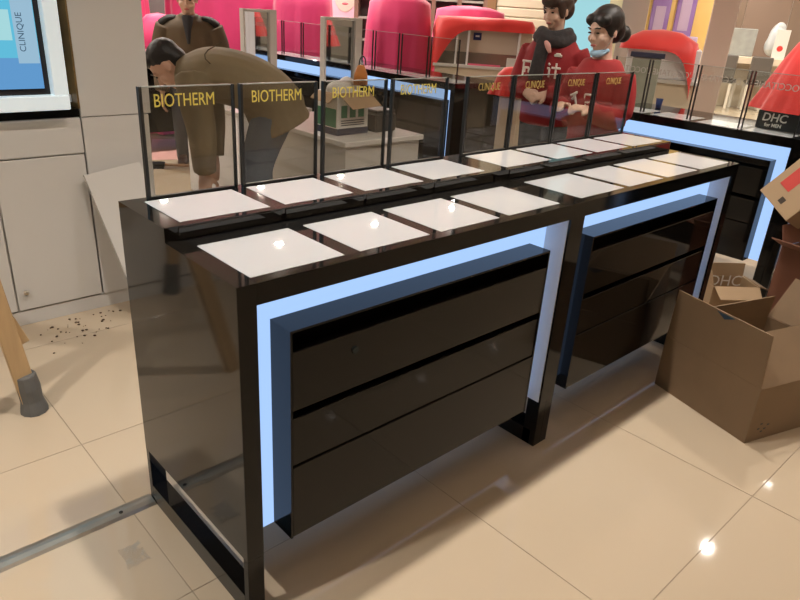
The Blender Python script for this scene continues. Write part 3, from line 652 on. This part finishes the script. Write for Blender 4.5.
# --- bending man in olive jacket
m2 = at(274, 115, 3.85)
e = empty('person', (m2.x, m2.y, 0), yaw_of(-.82, .57), 'person in olive jacket and jeans bending forward behind the first screens', 'person', 'people')
HR = RX(math.radians(-52)); hc = Vector((0, .545, 1.06))
legs = lambda g: [('t', [(s * .095, .0, .84), (s * .10, .10, .50), (s * .10, .02, .10), (s * .10, .02, .06)], [(.10 + g, .105 + g), (.075 + g, .075 + g), (.058 + g, .058 + g), (.058 + g, .058 + g)], X_) for s in (-1, 1)] + [('e', (0, .01, .85), (.165 + g, .115 + g, .11 + g))]
tors = lambda g: [('t', [(0, -.03, .80), (0, .02, .92), (0, .16, 1.00), (0, .33, 1.03), (0, .44, 1.03), (0, .48, 1.03)], [(.19 + g, .15 + g), (.195 + g, .14 + g), (.205 + g, .135 + g), (.22 + g, .125 + g), (.17 + g, .085 + g), (.10 + g, .06 + g)], X_)]
arms = lambda g: [('t', [(s * .19, .39, 1.03), (s * .235, .38, .92), (s * .23, .36, .76), (s * .205, .36, .58), (s * .20, .36, .55)], [.085 + g, .075 + g, .064 + g, .052 + g, .05 + g]) for s in (-1, 1)]
hands = sum([hand_shapes((s * .195, .36, .53), (0, .05, -1), (-s, 0, 0), .5) for s in (-1, 1)], [])
body, V = person_common(e, SKIN, (hc, HR), (0, .45, 1.03), hands + legs(-.02) + tors(-.02) + arms(-.02), None)
face_parts(body, V, HR, 1)
OLIVE = mat('olive jacket', (.215, .165, .09), .8, noise=.3, nscale=5, bump=.9)
jk = blob('jacket', tors(.012) + arms(.010) + [('t', [(0, .50, 1.045), (0, .45, 1.035)], [(.085, .075), (.12, .09)], X_), ('t', [(0, -.05, .76), (0, .02, .90)], [(.21, .17), (.20, .155)], X_), ('e', (0, -.015, .885), (.195, .155, .145))], .010, OLIVE, e, 3)
for sx in (-1, 1):                        # raglan seams of the jacket
    bm = B(); tube(bm, [(sx * (.225 - .02 * k), .30 + .035 * k - .01 * k * k, 1.10 + .02 * k) for k in range(5)], [.003] * 5, 6); link('seam', bm, mat('dark seam', (.07, .05, .025), .9), jk, True)
blob('jeans', legs(.008), .010, mat('faded jeans', (.085, .11, .15), .85, noise=.3, nscale=10), e, 2)
blob('hair', [('e', V(0, -.024, .048), (.082, .095, .083), HR), ('e', V(0, -.06, .0), (.072, .055, .075), HR), ('e', V(0, .045, .085), (.065, .04, .034), HR)], .008, HAIR, e, 2)
for s in (-1, 1): blob('shoe', shoe_shapes(s * .10, .04), .008, BLKMETAL, e, 2)

# --- standing man in brown jacket
e = empty('person', (2.2, 4.55, .0), yaw_of(-.55, -.84), 'person in brown jacket with dark shoulder panels standing before the pink cover', 'person', 'people')
HR = RX(math.radians(-12)); hc = Vector((0, .10, 1.365))
legs = lambda g: [('t', [(s * .10, .0, .72), (s * .11, .06, .40), (s * .12, -.02, .08), (s * .12, -.02, .05)], [(.10 + g, .10 + g), (.07 + g, .075 + g), (.06 + g, .06 + g), (.058 + g, .058 + g)], X_) for s in (-1, 1)] + [('e', (0, 0, .74), (.17 + g, .12 + g, .12 + g))]
tors = lambda g: [('t', [(0, .0, .66), (0, .01, .80), (0, .03, 1.0), (0, .05, 1.14), (0, .06, 1.21), (0, .065, 1.23)], [(.19 + g, .13 + g), (.185 + g, .125 + g), (.20 + g, .125 + g), (.21 + g, .115 + g), (.14 + g, .08 + g), (.09 + g, .06 + g)], X_)]
arms = lambda g: [('t', [(s * .185, .05, 1.15), (s * .24, .03, 1.0), (s * .255, .03, .84), (s * .25, .09, .66), (s * .25, .10, .63)], [.078 + g, .068 + g, .06 + g, .05 + g, .048 + g]) for s in (-1, 1)]
hands = sum([hand_shapes((s * .25, .10, .60), (0, .2, -1), (-s, 0, 0), .5) for s in (-1, 1)], [])
body, V = person_common(e, SKIN, (hc, HR), (0, .06, 1.19), hands + legs(-.02) + tors(-.02) + arms(-.02), None, s=1.0)
face_parts(body, V, HR, 1)
blob('jacket', tors(.012) + arms(.010) + [('t', [(0, .07, 1.20), (0, .08, 1.25)], [(.095, .085), (.075, .07)], X_)], .011, mat('brown jacket', (.10, .065, .032), .75, noise=.3, nscale=6, bump=.8), e, 3)
for s in (-1, 1): blob('shoulder_panel', [('t', [(s * .10, .06, 1.212), (s * .17, .05, 1.205), (s * .225, .045, 1.16)], [(.05, .028), (.06, .03), (.05, .04)], (0, 1, 0))], .009, mat('black shoulder', (.012, .011, .01), .7), e, 2)
blob('jumper', [('t', [(0, .165, 1.02), (0, .165, 1.12), (0, .135, 1.235)], [(.012, .02), (.03, .022), (.05, .04)], X_)], .009, mat('dark jumper', (.03, .028, .03), .9), e, 2)
blob('trousers', legs(.008), .011, mat('grey trousers', (.06, .065, .08), .85), e, 2)
blob('hair', [('e', V(0, -.02, .05), (.082, .10, .08), HR), ('e', V(0, -.065, 0), (.075, .05, .07), HR), ('e', V(0, .055, .095), (.06, .03, .025), HR)], .008, HAIR, e, 2)
for s in (-1, 1): blob('shoe', shoe_shapes(s * .12, .0), .008, mat('brown shoe', (.06, .03, .018), .5), e, 2)

# --- women in red tops
REDTOP = mat('red sweatshirt', (.30, .013, .018), .8, noise=.25, nscale=7, bump=.8)
REDTEE = mat('red tee', (.34, .016, .018), .8, noise=.25, nscale=7, bump=.8)
def woman(label, loc, f, H, headpitch, headyaw, top, hands_front, leanf=.0, wf=1.0):
    e = empty('person', loc, yaw_of(*f), label, 'person', 'people'); k = H / 1.57
    HR = RZ(headyaw) @ RX(headpitch); hc = Vector((0, .055 + leanf, 1.455 * k))
    S = lambda L_: [tuple([c[0] * wf, c[1] + leanf * max(0, c[2] / k - .8) / .6, c[2] * k]) for c in L_]
    legs = lambda g: [('t', [(s * .085, .0, .78 * k), (s * .085, .02, .44 * k), (s * .085, -.02, .08), (s * .085, -.02, .05)], [(.09 + g, .095 + g), (.062 + g, .066 + g), (.048 + g, .048 + g), (.047 + g, .047 + g)], X_) for s in (-1, 1)] + [('e', (0, -.01, .82 * k), (.16 + g, .12 + g, .13 + g))]
    tors = lambda g: [('t', S([(0, 0, .76), (0, .01, .90), (0, .02, 1.06), (0, .02, 1.18), (0, .02, 1.275), (0, .02, 1.30)]), [(.165 * wf + g, .12 + g), (.16 * wf + g, .12 + g), (.17 * wf + g, .125 + g), (.175 * wf + g, .11 + g), (.125 * wf + g, .07 + g), (.075 + g, .055 + g)], X_)]
    if hands_front: ap = [(.155, .01, 1.21), (.205, -.01, 1.10), (.225, .03, .97), (.13, .16, .955), (.07, .20, .955)]
    else: ap = [(.155, .01, 1.21), (.20, .02, 1.10), (.215, .06, .98), (.16, .20, 1.00), (.10, .26, 1.03)]
    arms = lambda g: [('t', S([(s * p[0], p[1], p[2]) for p in ap]), [.066 + g, .058 + g, .05 + g, .042 + g, .038 + g]) for s in (-1, 1)]
    hs = []
    for s in (-1, 1):
        w_ = S([(s * .075, .20, .955)])[0] if hands_front else S([(s * .10, .26, 1.03)])[0]
        hs += hand_shapes(w_, (-s * .8, .35, -.35) if hands_front else (-s * .3, .8, .1), (0, -.6, -.8), .7, .85)
    body, V = person_common(e, SKIN2, (hc, HR), S([(0, .02, 1.27)])[0], hs + legs(-.015) + tors(-.015) + arms(-.014), None, s=.95)
    face_parts(body, V, HR, .95)
    blob('sweatshirt', tors(.02) + arms(.014) + [('t', S([(0, -.005, .74), (0, .0, .84)]), [(.185 * wf, .145), (.18 * wf, .14)], X_)], .010, top, e, 3)
    blob('trousers', legs(.006), .011, mat('dark trousers', (.02, .02, .022), .8), e, 2)
    for s in (-1, 1): blob('shoe', shoe_shapes(s * .085, .0), .009, BLKMETAL, e, 2)
    return e, V, HR, S
w1 = at(558, 28, 4.85)
e, V, HR, S = woman('person in red printed sweatshirt and grey scarf with hands folded at the waist', (w1.x, w1.y, 0), (-.97, -.20), 1.565, math.radians(-14), math.radians(-16), REDTOP, True)
blob('hair', [('e', V(0, -.028, .048), (.086, .098, .085), HR), ('e', V(0, -.085, .0), (.07, .05, .075), HR), ('e', V(0, .062, .075), (.07, .036, .045), HR), ('e', V(-.066, .02, .02), (.018, .034, .065), HR), ('e', V(.066, .02, .02), (.018, .034, .065), HR), ('e', V(0, -.13, .055), (.055, .05, .05), HR), ('e', V(.02, -.15, .09), (.03, .03, .03), HR)], .008, HAIRB, e, 2)
SCARF = mat('grey knitted scarf', (.055, .05, .052), .95, noise=.5, nscale=40, bump=.6)
blob('scarf', [('t', [S([(.10 * math.cos(a), .03 + .105 * math.sin(a), 1.283 + .012 * math.sin(2 * a + j))])[0] for a in [i * math.tau / 14 for i in range(15)]], [.042 - .004 * j] * 15) for j in (0, )] +
     [('t', [S([(.088 * math.cos(a), .035 + .092 * math.sin(a), 1.318 + .012 * math.sin(2 * a + 1))])[0] for a in [i * math.tau / 14 for i in range(15)]], [.032] * 15),
      ('t', S([(.01, .145, 1.30), (.02, .175, 1.18), (.03, .178, 1.06), (.03, .175, 1.03)]), [(.055, .03), (.05, .02), (.055, .016), (.055, .014)], X_)], .009, SCARF, e, 2)
blob('scarf_fold', [('t', S([(.0, .168, 1.275), (-.03, .186, 1.245), (-.05, .186, 1.205)]), [(.012, .01), (.02, .01), (.012, .008)], X_)], .006, mat('pink scarf fold', (.62, .34, .30), .9), e, 2)
WPR = mat('white print', (.75, .72, .66), .7)
def strokes(e, name, S, ox, oz, y, segs, wd=.007):
    bm = B()
    for (x0, z0, x1, z1) in segs:
        p0, p1 = S([(ox + x0, y, oz + z0)])[0], S([(ox + x1, y, oz + z1)])[0]
        tube(bm, [p0, p1], [(wd, .006), (wd, .006)], 6, (1, 0, 0) if abs(x1 - x0) < abs(z1 - z0) else (0, 0, 1))
    link(name, bm, WPR, e)
# the figure's own right is +X: seen from the front the print reads from +X to -X
strokes(e, 'print_character', S, .105, 1.10, .158, [(.04, .04, -.04, .04), (.03, .04, .03, -.05), (-.025, .04, -.025, -.05), (.02, .0, -.01, .0), (.02, .0, .02, -.03), (-.01, 0, -.01, -.03)])
strokes(e, 'print_character', S, -.075, 1.10, .158, [(.035, .04, .025, .03), (.04, .01, .025, .01), (.025, .01, .025, -.045), (.01, .015, -.05, .015), (-.02, .045, -.02, -.05)])
strokes(e, 'badge', S, -.085, 1.19, .140, [(.02, 0, -.03, 0), (.01, .008, -.02, .008)], .008)
w2 = at(608, 47, 4.2)
e, V, HR, S = woman('person in red tee with blue mask pulled under the chin, hair in a bun', (w2.x, w2.y, 0), (-.99, -.05), 1.47, math.radians(-14), math.radians(-14), REDTEE, False, .02, .80)
blob('hair', [('e', V(0, -.028, .048), (.088, .10, .088), HR), ('e', V(0, -.08, -.005), (.072, .055, .08), HR), ('e', V(-.045, .042, .068), (.042, .036, .034), HR), ('e', V(.045, .042, .068), (.042, .036, .034), HR), ('e', V(-.068, .0, .02), (.016, .035, .055), HR), ('e', V(.068, .0, .02), (.016, .035, .055), HR), ('e', V(0, -.155, -.05), (.048, .045, .048), HR)], .008, HAIR, e, 2)
mk = blob('face_mask', [('e', V(0, .048, -.112), (.05, .042, .024), HR), ('e', V(0, .02, -.105), (.056, .035, .02), HR)], .006, mat('blue surgical mask', (.35, .55, .72), .7), e, 2)
for s in (-1, 1):
    bm = B(); tube(bm, [V(s * .05, .05, -.09), V(s * .072, .02, -.05), V(s * .08, -.01, 0)], [.002] * 3, 6); link('ear_loop', bm, WPACK, mk, True)
strokes(e, 'print_character', S, .05, 1.06, .158, [(.03, .035, .0, -.045), (.045, .0, .02, .03), (.01, .045, .06, .02)])
strokes(e, 'print_character', S, -.04, 1.055, .158, [(.035, .045, .035, -.0), (.035, .045, -.03, .045), (-.03, .045, -.03, 0), (.035, 0, -.03, 0), (.02, -.01, .04, -.05), (-.015, -.01, -.035, -.05)])
